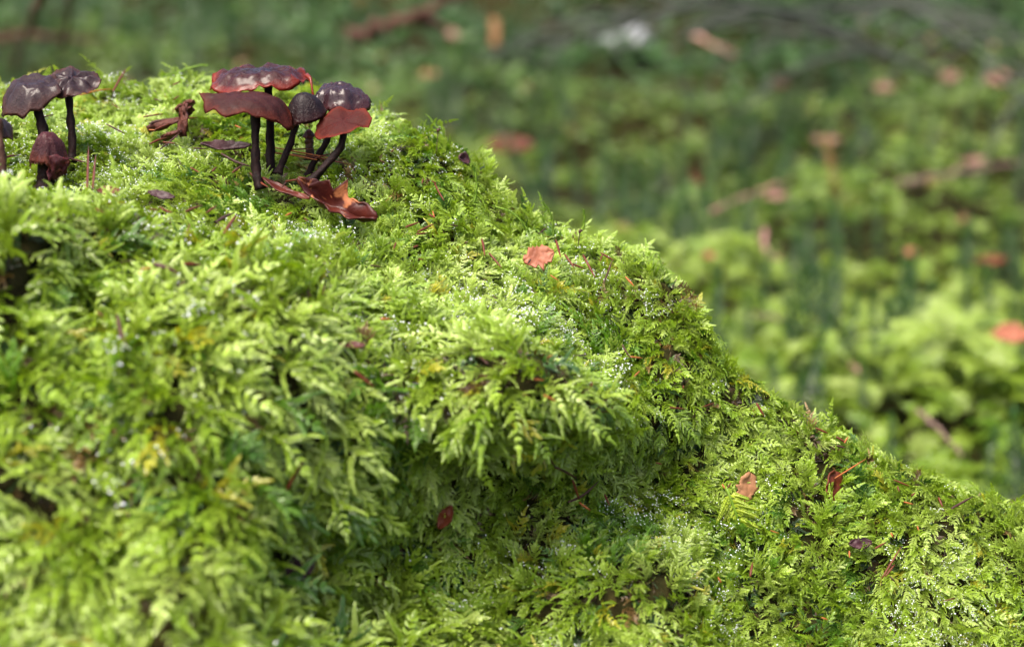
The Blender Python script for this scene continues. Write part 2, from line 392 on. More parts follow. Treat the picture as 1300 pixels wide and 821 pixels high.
# ---- scatter over the mound
def scatter(nwant):
    g = grid; a = g[:-1, :-1]; b = g[:-1, 1:]; c = g[1:, :-1]
    area = np.linalg.norm(np.cross(b-a, c-a), axis=2)
    uu = .5*(us[:-1]+us[1:]); wt = np.where((uu > -120) & (uu < 1420), 1.0, .35)[None]
    rows = np.arange(nr-1)[:, None]
    pyc = np.concatenate([PY, np.full((nb, nu), -1.)])[:-1, :-1]
    dpt = (grid[:-1, :-1]-CAM)@FWD
    wt = wt*(.56+.78*np.clip((dpt-.53)/.06, 0, 1))*np.where((pyc > 960), .3, 1)*np.where(rows > nv+12, .35, 1)
    pr = (area*wt).ravel(); k = rng.choice(len(pr), nwant, p=pr/pr.sum())
    i, j = np.unravel_index(k, area.shape); s = rng.random(nwant)[:, None]; t = rng.random(nwant)[:, None]
    def bl_(G_): return (1-s)*(1-t)*G_[i, j]+s*(1-t)*G_[i, j+1]+(1-s)*t*G_[i+1, j]+s*t*G_[i+1, j+1]
    nn = bl_(gn2); nn /= np.linalg.norm(nn, axis=1)[:, None]
    return bl_(grid), nn
gn2 = grid_normals(grid)
def to_px(p):
    q = p-CAM; z = q@FWD; return 650+FPX*(q@RGT)/z, 410.5-FPX*(q@UPV)/z
pts, nrm = scatter(62000)
px, py = to_px(pts)
# bare gaps between the cushions
gap = fbm(pts, 70, 21.)+.6*fbm(pts, 30, 5.) - .22*np.clip((.585-(pts-CAM)@FWD)/.05, 0, 1)
keep = gap > rng.uniform(-1.15, -.62, len(pts))
for cx, cy, rx, ry, pr in [(640,625,75,60,.35),(745,575,35,45,.35),(450,680,60,45,.35),(840,590,35,55,.35),(355,690,45,50,.3),(815,425,28,18,.4),(1050,625,22,26,.4),(590,275,22,14,.3),(440,232,50,14,.5),(340,238,60,14,.6)]:
    inside = ((px-cx)/rx)**2+((py-cy)/ry)**2 < 1
    keep &= ~(inside & (rng.random(len(pts)) < pr))
pts, nrm, px, py = pts[keep], nrm[keep], px[keep], py[keep]; n = len(pts)
upz = np.array([0, 0, 1.0])
down = -upz + nrm*nrm[:, 2:3]                        # downhill along the surface
steep = np.linalg.norm(down, axis=1)
ang = fbm(pts, 26, 2.2)*5.5 + rng.normal(0, .75, n)  # cushions comb one way
ax1 = np.cross(nrm, [0.13, 1, .2]); ax1 /= np.linalg.norm(ax1, axis=1)[:, None]; ax2 = np.cross(nrm, ax1)
swirl = ax1*np.cos(ang)[:, None]+ax2*np.sin(ang)[:, None]
dep = (pts-CAM)@FWD
nearness = np.clip((.580-dep)/.05+fbm(pts, 18, 55.)*.5, 0, 1)
X = nrm*(rng.uniform(.25, .95, n)+.35*(1-nearness))[:, None] + down*(.45+.6*nearness)[:, None] + swirl*.8
Zr = nrm + upz*.35 + rng.normal(0, .28, (n, 3))
eul = frame_euler(X, Zr)
scl = rng.uniform(.45, 1.05, n)
patch = fbm(pts, 22, 9.)
shoot = (rng.random(n) < np.clip(.16+patch*.5, .04, .6))
ids = np.where(shoot, rng.integers(5, 8, n), np.where(rng.random(n) < nearness*.85+.06, rng.integers(0, 3, n), rng.integers(3, 8, n)))
scl *= .74+.62*nearness
thin = rng.random(n)
scl = np.where(shoot, scl*.9, scl)
LIME = np.array([.215, .330, .018]); MID = np.array([.090, .200, .010]); PALE = np.array([.34, .44, .11]); DEEP = np.array([.030, .095, .010]); OLD = np.array([.27, .17, .06]); YEL = np.array([.30, .31, .02])
tone = fbm(pts, 45, 13.)*.9+rng.normal(.08, .32, n)
cols = np.where(tone[:, None] < 0, MID+(LIME-MID)*np.clip(1+tone, 0, 1)[:, None], LIME+(PALE-LIME)*np.clip(tone*.9, 0, 1)[:, None])
cols = np.where((tone < -.55)[:, None], MID+(DEEP-MID)*np.clip((-.55-tone)*2.5, 0, 1)[:, None], cols)
dead = rng.random(n) < .018
for cx, cy, rx, ry, pr in [(170,560,70,80,.30),(90,660,60,50,.2),(440,235,60,22,.4),(500,245,25,20,.3),(330,650,50,40,.10),(830,420,25,20,.3)]:
    dead |= (((px-cx)/rx)**2+((py-cy)/ry)**2 < 1) & (rng.random(n) < pr)
cols = np.where(dead[:, None], OLD*rng.uniform(.35, 1.0, (n, 1)), cols); scl = np.where(dead, scl*.72, scl)
green = np.zeros(n, bool)
for cx, cy, rx, ry in [(310,268,55,30),(490,520,60,40),(770,440,40,25),(780,690,60,45)]:
    green |= (((px-cx)/rx)**2+((py-cy)/ry)**2 < 1) & (rng.random(n) < .7)
cols = np.where(green[:, None], MID*rng.uniform(.75, 1.25, (n, 1)), cols)
yl = rng.random(n) < .025; cols = np.where(yl[:, None] & ~dead[:, None], YEL, cols)
Xm = X/np.linalg.norm(X, axis=1)[:, None]
CLEAR = []          # (px, py, distance, radius px) of what lies on top of the moss

# ---- scatter over the forest floor
nb_ = 115000
gxr = rng.uniform(-1.3, 1.5, nb_); gyr = .62+3.0*rng.random(nb_)**1.6
keep = (np.abs(gxr) < .18+gyr*.42+.1)
gxr, gyr = gxr[keep], gyr[keep]
gz = np.array([ground_z(a, b) for a, b in zip(gxr, gyr)])
gp = np.stack([gxr, gyr, gz], 1)
cl = fbm(gp*[1, 1, 0], 9, 41.)+.7*fbm(gp*[1, 1, 0], 24, 17.)
keep = cl > rng.uniform(-.60, .0, len(gp))-1.2*np.clip((1.40-gp[:, 1])/.25, 0, 1); gp = gp[keep]; cl = cl[keep]; n2 = len(gp)
gp[:, 2] += np.clip(cl, 0, 1)*.06
an = rng.uniform(0, 2*math.pi, n2)
X = np.stack([np.cos(an), np.sin(an), rng.uniform(.1, 1.2, n2)], 1); Zr = np.tile([0, 0, 1.], (n2, 1))+rng.normal(0, .3, (n2, 3))
upr = rng.random(n2) < np.clip(.03+.25*fbm(gp*[1, 1, 0], 14, 61.), 0, .2)*.8
X[upr] = np.c_[rng.normal(0, .2, (upr.sum(), 2)), np.ones(upr.sum())]
ids2 = np.where(upr, rng.integers(5, 7, n2), rng.integers(0, 5, n2))
tone = fbm(gp, 6, 3.)*.9+rng.normal(0, .35, n2)
c2 = np.where(tone[:, None] < 0, MID+(LIME-MID)*np.clip(1+tone, 0, 1)[:, None], LIME+(PALE-LIME)*np.clip(tone*.8, 0, 1)[:, None])
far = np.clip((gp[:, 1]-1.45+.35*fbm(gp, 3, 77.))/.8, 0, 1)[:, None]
c2 = c2*(1-far)+(DEEP*rng.uniform(.6, 1.7, (n2, 1)))*far           # forest shade put into the colour: moss darkens to deep green further in
c2 = np.where(upr[:, None], DEEP*.8, c2)*.88
dd_ = rng.random(n2) < .008; c2 = np.where(dd_[:, None], OLD, c2)
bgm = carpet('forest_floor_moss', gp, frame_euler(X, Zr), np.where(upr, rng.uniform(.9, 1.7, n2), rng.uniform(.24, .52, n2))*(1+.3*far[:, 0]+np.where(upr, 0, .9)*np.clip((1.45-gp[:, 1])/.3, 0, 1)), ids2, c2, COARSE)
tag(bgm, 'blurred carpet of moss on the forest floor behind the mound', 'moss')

# ------------------------------------------------------------------ builders for things
def spline(pts_, n):
    pts_ = np.array(pts_, float); k = len(pts_)
    if k == 2: return pts_[0]+(pts_[1]-pts_[0])*np.linspace(0, 1, n)[:, None]
    e = np.vstack([2*pts_[0]-pts_[1], pts_, 2*pts_[-1]-pts_[-2]]); out = []
    for t in np.linspace(0, k-1-1e-6, n):
        i = int(t); f = t-i; a, b, c, d = e[i:i+4]
        out.append(.5*((2*b)+(c-a)*f+(2*a-5*b+4*c-d)*f*f+(3*b-a-3*c+d)*f**3))
    return np.array(out)
def tube_data(path, rad, sides=8, rough=0, seed=0):
    path = np.array(path); n_ = len(path); T = np.gradient(path, axis=0); T /= np.linalg.norm(T, axis=1)[:, None]
    ref = np.array([.3, -1, .1]) ; v = []; f = []
    for i in range(n_):
        A = np.cross(T[i], ref); A /= np.linalg.norm(A); B = np.cross(T[i], A)
        for s in range(sides):
            a = 2*math.pi*s/sides
            k = 1+rough*mnoise.noise(Vector((s*.9+seed, i*.45, seed*2.3)))
            v.append(path[i]+(A*math.cos(a)+B*math.sin(a))*rad[i]*k)
    for i in range(n_-1):
        for s in range(sides):
            f.append((i*sides+s, i*sides+(s+1) % sides, (i+1)*sides+(s+1) % sides, (i+1)*sides+s))
    f.append(tuple(range(sides))[::-1]); f.append(tuple((n_-1)*sides+s for s in range(sides)))
    return v, f
def sheet(name, fn, nu_, nv_, thick, mat, parent=None):
    """thin closed blade from fn(s,t), s,t in 0..1"""
    g = np.array([[fn(i/nu_, j/nv_) for j in range(nv_+1)] for i in range(nu_+1)])
    nn = grid_normals(g); a = g+nn*thick*.5; b = g-nn*thick*.5; m_ = nv_+1; K = (nu_+1)*m_
    v = np.concatenate([a.reshape(-1, 3), b.reshape(-1, 3)]); f = []
    I = lambda i, j: i*m_+j
    for i in range(nu_):
        for j in range(nv_):
            f.append((I(i, j), I(i+1, j), I(i+1, j+1), I(i, j+1))); f.append((K+I(i, j), K+I(i, j+1), K+I(i+1, j+1), K+I(i+1, j)))
    for i in range(nu_):
        for j in (0, nv_):
            f.append((I(i, j), I(i+1, j), K+I(i+1, j), K+I(i, j)) if j else (I(i+1, j), I(i, j), K+I(i, j), K+I(i+1, j)))
    for j in range(nv_):
        for i in (0, nu_):
            f.append((I(i, j+1), I(i, j), K+I(i, j), K+I(i, j+1)) if i else (I(i, j), I(i, j+1), K+I(i, j+1), K+I(i, j)))
    return mesh_obj(name, v, f, mat, parent)

def cyc(table, th):
    """smooth periodic interpolation of (deg, r, z)"""
    T_ = sorted(table); deg = math.degrees(th) % 360
    ds = [a[0] for a in T_]; ds2 = ds+[ds[0]+360]
    for i in range(len(T_)):
        lo, hi = ds2[i], ds2[i+1]; x = deg if deg >= lo or i < len(T_)-1 else deg+360
        if deg < ds[0]: x = deg+360
        if lo <= x <= hi:
            u = (x-lo)/(hi-lo); u = u*u*(3-2*u); A, B = T_[i], T_[(i+1) % len(T_)]
            return A[1]+(B[1]-A[1])*u, A[2]+(B[2]-A[2])*u
    return T_[0][1], T_[0][2]

def cap_mesh(root, cx, cy, d, a, b, rim, h, mat, m=2.6, k=2.0, wave=(7, .04, 2.0), wrinkle=1.2, wf=.09, seed=1, dip=0, name='cap', gills=True, ridges=(0, 0)):
    """all lengths in photo pixels at distance d; x right, y away, z up; angle 270 = towards the camera"""
    s = d/FPX; O = P(cx, cy, d); nr_, na_ = 22, 72
    def pt(r, th, under=False):
        rs, zr = cyc(rim, th)
        wv = math.sin(wave[0]*th+seed*1.7)*.6+math.sin(wave[0]*1.7*th+seed)*.4
        jg = mnoise.noise(Vector((math.cos(th)*7, math.sin(th)*7, seed)))+.6*mnoise.noise(Vector((math.cos(th)*16, math.sin(th)*16, seed)))
        rr = r*rs*(1+(wave[1]*wv+.045*jg*r**4)*r*r)
        x, y = a*rr*math.cos(th), b*rr*math.sin(th)
        z = zr*r**k-h*r**m + (wave[2]*wv+1.1*jg*r**3)*r**3 - dip*math.exp(-(r/.28)**2)
        z += h
        if wrinkle:
            q_ = Vector((x*wf+seed*3.1, y*wf, z*wf*.4+seed)); z += wrinkle*(mnoise.noise(q_)*1.2+.7*abs(mnoise.noise(q_*2.3))-.2)*(.35+.65*r if not under else .3)
        if ridges[0]: z += ridges[1]*math.sin(ridges[0]*th+2*mnoise.noise(Vector((th, r*3, seed))))*r*(1-r)*4
        return x, y, z
    v = []; rad = []; f = []
    rs_ = [i/nr_ for i in range(1, nr_+1)]
    v.append(pt(0, 0)); rad.append(0)
    for r in rs_:
        for t in range(na_): v.append(pt(r, 2*math.pi*t/na_)); rad.append(r)
    nt_ = len(v)
    tk = max(1.2, .035*a)
    for r in rs_[::-1]:
        rr = r*.985
        for t in range(na_):
            x, y, z = pt(rr, 2*math.pi*t/na_); g = tk*(.25+.75*min(1, (1-r)*4))
            if gills: g += (.8 if t % 2 else 0)*min(1, (1-r)*6)*min(1, r*4)
            v.append((x, y, z-g)); rad.append(.8+.2*r)
    x, y, z = pt(0, 0); v.append((x, y, z-tk)); rad.append(.8)
    for t in range(na_): f.append((0, 1+t, 1+(t+1) % na_))
    rows = 2*nr_
    st = [1+i*na_ for i in range(rows)]
    split = None
    for i in range(rows-1):
        if i == nr_: split = len(f)
        for t in range(na_):
            f.append((st[i]+t, st[i+1]+t, st[i+1]+(t+1) % na_, st[i]+(t+1) % na_))
    for t in range(na_): f.append((st[-1]+t, len(v)-1, st[-1]+(t+1) % na_))
    w_ = [O+np.array(p)*s for p in v]
    top_o = mesh_obj(name, w_, f, mat, root, attrs={'rad': rad})
    if gills:
        top_o.data.materials.append(M_GILL)
        mi = np.zeros(len(f), np.int32); mi[split:] = 1
        # the lamellae are a part of their own: move the underside out
        gv_ = w_[1+nr_*na_:]; off = 1+nr_*na_
        gf = [tuple(i-off for i in fc) for fc in f[split:]]
        keepf = f[:split]
        bpy.data.objects.remove(top_o)
        nv_top = off+na_
        top_o = mesh_obj(name, w_[:nv_top], [fc for fc in keepf if max(fc) < nv_top], mat, root, attrs={'rad': rad[:nv_top]})
        gl = mesh_obj('gills', gv_, gf, M_GILL, root); gl.parent = top_o; gl.matrix_parent_inverse = Matrix.Identity(4)
        gl.matrix_parent_inverse = (Matrix.Translation(root.location)).inverted()
    return top_o
def stem(root, path, r0, r1, mat=M_STEM, seed=0, name='stem'):
    """path = (px, py, d); radii in pixels"""
    p3 = spline([P(*q_) for q_ in path], 22); d = path[0][2]; s = d/FPX
    for x_, y_, d_ in path[1:]:
        for k_ in (-8, 0, 8): CLEAR.append((x_+k_, y_-4, d_, 9))
    rad = np.linspace(r0, r1, 22)*s*.87; rad[:3] *= [1.35, 1.2, 1.08]
    rad = rad*(1+.16*np.array([mnoise.noise(Vector((i*.35, seed*5.1, 2))) for i in range(22)])); rad[-5:] *= np.linspace(1, 1.35, 5)
    v, f = tube_data(p3, rad, 14, .5, seed)
    return mesh_obj(name, v, f, mat, root)

MG = 'dark red mushrooms on the moss'
def mushroom(label, base, group=MG): return empty('mushroom', V(*base), label, 'mushroom', group)

# -- the cluster beside the curled maroon leaf
D = .602
r_ = mushroom('wet glossy dark red mushroom with the highest cap, over the dull maroon one', (343, 219, D+.006))
cap_mesh(r_, 329, 100, D+.006, 62, 44, [(0,1.04,-2),(25,1,3),(60,1,7),(100,.97,4),(150,1,3),(180,1.0,-14),(205,1.03,-12),(230,1.02,-14),(248,.99,-13),(262,.96,-8),(276,.92,-2),(290,.95,-4),(310,1,-8),(325,1,-5),(345,1,1)], 12, M_CAP_WET, m=4, k=3.0, wave=(5,.05,1.8), wrinkle=6.5, wf=.075, seed=3)
stem(r_, [(344, 222, D+.006), (343, 180, D+.007), (342, 140, D+.006), (340, 98, D+.006)], 6.4, 5.0, seed=1)
v, f = tube_data(spline([P(389, 96, D+.004), P(394, 101, D+.002), P(396, 112, D+.001), P(398, 124, D+.001)], 10), np.array([3.2, 3, 2.6, 2, 1.7, 1.5, 1.5, 1.6, 1.4, .6])*D/FPX, 7, .5, 4)
mesh_obj('torn_rim_strip', v, f, M_CAP_WET, r_, attrs={'rad': [1]*len(v)})
r_ = mushroom('dull maroon mushroom with a wavy flat cap and upturned tip, below the wettest cap', (326, 238, D-.008))
cap_mesh(r_, 314, 131, D-.008, 57, 40, [(0,1.0,-30),(25,1,-8),(90,1,5),(140,1,4),(160,.92,6),(172,1.0,12),(179,1.10,17),(188,.96,3),(203,1.0,-9),(222,.93,-5),(245,1.02,-10),(270,.97,-7),(295,1.02,-12),(315,1.0,-20),(338,1.04,-33)], 11, M_CAP_DULL, m=3.6, k=3.4, wave=(5,.05,1.6), wrinkle=3.4, wf=.075, seed=5)
stem(r_, [(331, 240, D-.008), (325, 215, D-.008), (324, 180, D-.008), (325, 128, D-.008)], 7.2, 5.2, seed=2)
r_ = mushroom('blackish round-capped mushroom with a leaning thin stem, beside the wrinkled purple cap', (355, 220, D-.002))
cap_mesh(r_, 387, 137, D-.002, 28, 24, [(0,1,-6),(90,1,-8),(165,1,-10),(195,1,-24),(235,1,-22),(270,1,-17),(315,1,-12)], 20, M_CAP_DARK, m=2.1, k=3, wave=(6,.04,1.2), wrinkle=1.2, seed=7)
stem(r_, [(353, 221, D-.002), (361, 200, D-.002), (371, 175, D-.002), (381, 138, D-.002)], 5.0, 4.3, seed=3)
r_ = mushroom('wrinkled glossy purple mushroom behind the small orange-red cap', (389, 224, D+.008))
cap_mesh(r_, 431, 126, D+.008, 39, 30, [(0,1.02,-3),(20,.95,2),(45,1.03,0),(90,1,2),(150,1,2),(180,1.1,-12),(225,1,-14),(250,.95,-9),(270,1,-14),(300,1,-9),(330,1.05,-13)], 18, M_CAP_PURPLE, m=3.4, k=2.6, wave=(5,.08,2.2), wrinkle=8.5, wf=.075, seed=9)
stem(r_, [(389, 226, D+.008), (400, 203, D+.008), (414, 180, D+.008), (424, 128, D+.008)], 4.8, 4.2, seed=4)
r_ = mushroom('small orange-red mushroom with a tilted curled cap and curved stem', (396, 230, D-.006))
cap_mesh(r_, 434, 154, D-.006, 34, 26, [(0,1.16,5),(14,1.0,11),(40,.9,14),(70,1,11),(100,1,14),(140,1,3),(180,1.02,-17),(210,1.02,-19),(245,1,-15),(280,1,-12),(315,1,-3),(342,1.1,-6)], 1, M_CAP_RED, m=2, k=1.2, wave=(3,.03,.8), wrinkle=2.4, wf=.045, dip=0, seed=11)
stem(r_, [(394, 231, D-.006), (413, 210, D-.006), (433, 186, D-.006), (436, 157, D-.006)], 5.4, 4.6, seed=5)
r_ = mushroom('tiny brown button mushroom between the leaning stems of the cluster', (394, 200, D+.015))
cap_mesh(r_, 392, 170, D+.015, 8, 8, [(0,1,-3),(90,1,-3),(180,1,-4),(270,1,-4)], 6, M_CAP_CRUMP, m=2, k=2, wave=(5,.06,.5), wrinkle=.8, seed=13, gills=False)
stem(r_, [(394, 203, D+.015), (393, 186, D+.015), (392, 170, D+.015)], 6.5, 5.5, M_STEM_B, seed=6)

# -- the group on the mound's other shoulder
r_ = mushroom('glossy ridged purple-brown mushroom with a straight dark stem next to the drooping one', (91, 205, .600))
cap_mesh(r_, 91, 105, .600, 37, 30, [(0,1,-2),(45,1,7),(90,1,14),(135,1,10),(180,1,-4),(225,1,-13),(270,1,-13),(315,1,-9)], 6, M_CAP_BROWN, m=3, k=1.6, wave=(4,.06,1.8), wrinkle=4.5, wf=.08, seed=15, ridges=(8, 3.0))
stem(r_, [(92, 206, .600), (92, 178, .600), (89, 145, .600), (86, 106, .600)], 5.8, 5.0, seed=7)
r_ = mushroom('dark brown mushroom with its cap folded and drooping to one side, over the crumpled one', (56, 190, .596))
cap_mesh(r_, 40, 113, .596, 40, 30, [(0,1,4),(45,1,10),(90,1,15),(135,1,6),(165,1,-14),(185,1.02,-32),(215,1,-33),(240,.94,-27),(265,1.03,-33),(285,1,-24),(325,1.05,-8)], 9, M_CAP_BROWN, m=3, k=2.4, wave=(6,.05,2.5), wrinkle=5.5, wf=.065, seed=17)
stem(r_, [(57, 192, .596), (54, 165, .596), (48, 140, .596), (42, 114, .596)], 7.5, 6.0, seed=8)
r_ = mushroom('shrivelled crumpled maroon mushroom low in the moss under the drooping caps', (64, 236, .586))
cap_mesh(r_, 61, 186, .586, 25, 22, [(0,1,-22),(45,1,-8),(90,1,0),(135,1,-6),(180,1,-26),(225,1,-17),(270,1.05,-20),(300,1.08,-30),(330,1.05,-34)], 19, M_CAP_CRUMP, m=2.2, k=3, wave=(7,.09,2.5), wrinkle=5.0, wf=.1, seed=19)
stem(r_, [(58, 240, .590), (58, 220, .590), (60, 186, .588)], 14, 10, seed=9)
sh0 = P(78, 215, .584); s_ = .586/FPX
def flap(s, t):
    wd_ = (1-.55*s)*(1+.5*mnoise.noise(Vector((s*4, t, 7)))); x = -2+26*(t-.5)*wd_-9*s+4*mnoise.noise(Vector((s*3, 1, 2))); z = 17-33*s*(1-.25*abs(mnoise.noise(Vector((t*4, 3, 1)))))+3*math.sin(5*t); y = -5*math.sin(3*t+2*s)+7*mnoise.noise(Vector((s*3, t*3, 2)))
    return sh0+np.array([x, y, z])*s_
o = sheet('cap_flap', flap, 10, 10, .0005, M_CAP_CRUMP, r_)
r_ = mushroom('pale brown stemmed mushroom with a hanging purple flap, beyond the drooping brown cap', (4, 245, .560))
stem(r_, [(5, 252, .558), (4, 215, .558), (0, 180, .558), (-3, 152, .558)], 6.5, 5.5, M_STEM_B, seed=10)
cap_mesh(r_, -6, 158, .562, 22, 20, [(0,1,-20),(60,1,-2),(120,1,4),(180,1,-5),(240,1,-8),(300,1,-16)], 9, M_CAP_BROWN, m=2.4, k=2.4, wave=(5,.05,2), wrinkle=2, seed=21)

# -- needles lying on the mound: (px0,py0,px1,py1, material, lift px)
NG = 'fallen spruce needles on the mound'
needle_lib = {}
def needle(a, b, mat, width=1.9, bend=0, label=None, dd=0.0, lift=.0085, group=NG):
    (x0, y0), (x1, y1) = a, b
    A = S(x0, y0); B = S(x1, y1)
    A = A - FWD*(lift+dd); B = B - FWD*(lift+dd)
    mid = (A+B)/2+UPV*bend*D/FPX
    path = spline([A, mid, B], 9); s = D/FPX
    u = np.linspace(0, 1, 9); rad = width*s*(.35+.65*np.sin(np.clip(u*1.05+.06, 0, 1)*math.pi)**.5)*.9
    v, f = tube_data(path, np.maximum(rad, .12*s), 5, .2, x0)
    for q_ in path[::2]:
        zx, zy = to_px(q_[None]); CLEAR.append((zx[0], zy[0], (q_-CAM)@FWD, 6))
    o = mesh_obj('spruce_needle', v, f, mat); recentre(o)
    tag(o, label or needle_label((x0+x1)/2, (y0+y1)/2, mat), 'needle', group)
    return o
LANDMARK = [(92,150,'behind the straight stem of the ridged purple mushroom'),(60,225,'beside the crumpled maroon mushroom'),(225,155,'beside the split bark flake'),(165,110,'on the moss crest between the mushroom groups'),(325,220,'at the foot of the dull maroon mushroom'),(395,205,'among the leaning stems of the cluster'),(280,275,'in the green dip below the mushrooms'),(430,262,'by the large curled maroon leaf'),(540,285,'in the shaded notch past the curled leaf'),(550,200,'near the brink by the spore stalk'),(690,325,'beside the pinkish orange leaf bit'),(775,345,'on the crest past the pinkish orange leaf'),(170,400,'on the pale near moss hump'),(330,350,'near the small orange leaf chip'),(470,440,'near the dark red leaf scrap'),(610,440,'on the light green overhanging cushion'),(730,610,'at the edge of the shaded hollow'),(640,560,'under the overhanging cushion'),(815,440,'in the dark recess behind the cushion'),(880,500,'on the bright slope crest below the recess'),(950,600,'near the half buried tan leaf'),(1055,560,'above the brown leaf hole'),(1060,640,'below the brown leaf hole'),(1130,615,'beyond the end of the long orange needle'),(1210,640,'on the pale lower slope'),(1110,700,'in the small hollow of the lower slope'),(950,710,'below the yellow-green frond'),(200,520,'in the dead brown moss patch'),(380,600,'among the drooping near fronds')]
def needle_label(x, y, mat):
    ph = min(LANDMARK, key=lambda q_: (q_[0]-x)**2+((q_[1]-y)*1.4)**2)[2]
    return {M_NEEDLE: 'thin reddish needle ', M_NEEDLE_D: 'thin dark brown needle ', M_NEEDLE_O: 'thin orange-brown needle '}[mat]+ph
RR, DK, OR = M_NEEDLE, M_NEEDLE_D, M_NEEDLE_O
NE = [((119,243),(120,189),RR,2.6,0,'upright reddish needle, the longer of two standing side by side'),((126,242),(129,200),RR,2.4,1,'upright reddish needle, the shorter of two standing side by side'),
 ((150,120),(166,92),RR,2.6,1,'reddish needle poking up from the moss behind the ridged purple cap'),((108,125),(150,117),OR,1.6,2,None),((142,161),(165,173),DK,2,0,None),
 ((196,186),(218,178),RR,2.2,1,None),((210,192),(236,170),DK,2,-1,None),((188,152),(213,148),RR,1.8,0,None),((195,160),(232,154),DK,2.4,1,None),((203,168),(222,160),RR,1.8,0,None),((236,154),(256,153),RR,1.6,0,None),((225,112),(235,107),RR,1.8,0,None),
 ((10,205),(32,200),RR,2.2,1,None),((92,203),(116,209),DK,2.2,0,None),((62,152),(77,149),DK,1.5,0,None),
 ((286,198),(322,214),DK,3.0,-2,'dark stout needle leaning against the stem of the dull maroon mushroom'),((345,196),(406,206),OR,1.9,1,None),((350,190),(430,205),OR,1.7,0,'long orange needle lying behind the leaning stems of the cluster'),((375,198),(448,212),RR,1.8,1,None),((365,193),(400,192),RR,1.6,0,None),((300,222),(313,212),RR,2.2,0,None),((275,220),(280,215),RR,1.8,0,None),((402,205),(425,198),RR,1.7,1,None),((322,222),(345,240),M_NEEDLE,2.6,-2,None),
 ((242,271),(264,263),RR,2.2,1,None),((268,272),(281,263),RR,2,0,None),((290,298),(306,274),RR,3.2,0,'thick red-brown needle lying in the green dip below the mushroom cluster'),((280,284),(303,272),DK,2.8,1,None),((210,265),(225,272),RR,2.2,-1,None),((130,267),(141,273),RR,2.4,0,None),
 ((157,400),(170,443),DK,4.2,-5,'curved dark needle hanging on the near moss hump'),((202,336),(234,348),DK,4.4,1,'mottled grey-brown needle stub lying on the near moss hump'),((236,336),(262,337),RR,3.6,0,None),((368,620),(389,582),RR,3.2,1,'reddish needle slanting up among the drooping near moss fronds'),
 ((486,405),(500,405),OR,2.6,0,None),((580,424),(620,461),DK,3.0,-1,'long dark brown needle lying on the light green moss slope'),((453,470),(478,490),RR,3.2,0,None),
 ((612,305),(616,326),RR,2.6,2,None),((621,322),(637,341),RR,2.0,0,None),((517,290),(534,284),RR,2.2,0,None),((532,296),(552,286),RR,2.2,0,None),((530,299),(545,297),RR,1.8,0,None),((553,235),(565,257),RR,2.0,-1,None),((546,274),(554,279),RR,1.8,0,None),((573,287),(583,289),DK,1.8,0,None),
 ((705,306),(711,328),RR,2.4,0,'dark red needle leaning beside the pinkish orange leaf'),((716,324),(728,341),RR,2.2,0,None),((725,336),(741,342),RR,2.0,0,None),((739,325),(754,353),RR,2.4,0,'straight reddish needle standing on the slope past the pinkish orange leaf'),((761,322),(778,332),RR,2.0,0,None),((765,360),(776,331),DK,1.9,0,None),((792,352),(803,364),OR,2.2,0,None),
 ((788,437),(798,453),DK,2.0,-1,None),((798,452),(814,454),OR,2.0,0,None),((685,560),(704,590),DK,3.0,0,'dark bent needle hanging at the edge of the shaded hollow'),((704,590),(731,604),DK,2.8,1,None),((726,606),(734,630),RR,2.6,0,None),((720,634),(758,608),DK,2.6,-4,'pale curved needle across the shaded hollow edge'),((734,634),(748,644),OR,2.2,0,None),((766,624),(772,638),RR,2.2,0,None),
 ((956,510),(966,527),RR,2.4,0,None),((1030,541),(1046,548),RR,2.2,0,None),((1056,552),(1069,560),RR,2.2,0,None),((1056,563),(1068,566),DK,2.0,0,None),((1054,604),(1093,580),OR,1.7,0,'long straight orange-red needle lying above the brown hole in the moss'),((1128,606),(1148,614),RR,1.8,0,None),((1200,642),(1227,627),DK,2.4,0,'dark needle lying on the pale yellow-green moss of the lower slope'),((1184,628),(1189,640),RR,2.4,0,None),((1113,729),(1137,690),RR,2.2,0,'reddish needle slanting up at the foot of the lower slope'),((1117,727),(1129,712),RR,2.0,0,None),((1104,692),(1118,684),RR,2.2,0,None),((948,727),(951,709),RR,2.6,0,None),((1066,560),(1071,552),OR,1.8,0,None),
 ((1150,626),(1155,622),RR,2.0,0,None),((690,500),(706,508),OR,2.4,0,None),((634,432),(655,433),OR,2.2,0,None)]
for a, b, m_, wd, bd, lb in NE: needle(a, b, m_, wd*.74, bd, lb)
for _ in range(70):   # short broken ones
    x = random.uniform(130, 1280); y = sil(x)+random.uniform(15, 330)
    if y > 800: continue
    a = random.uniform(0, math.pi); L_ = random.uniform(7, 20)
    needle((x, y), (x+L_*math.cos(a), y+L_*.5*math.sin(a)), random.choice((RR, RR, DK, OR)), random.uniform(.8, 1.4), 0, None, lift=.009)

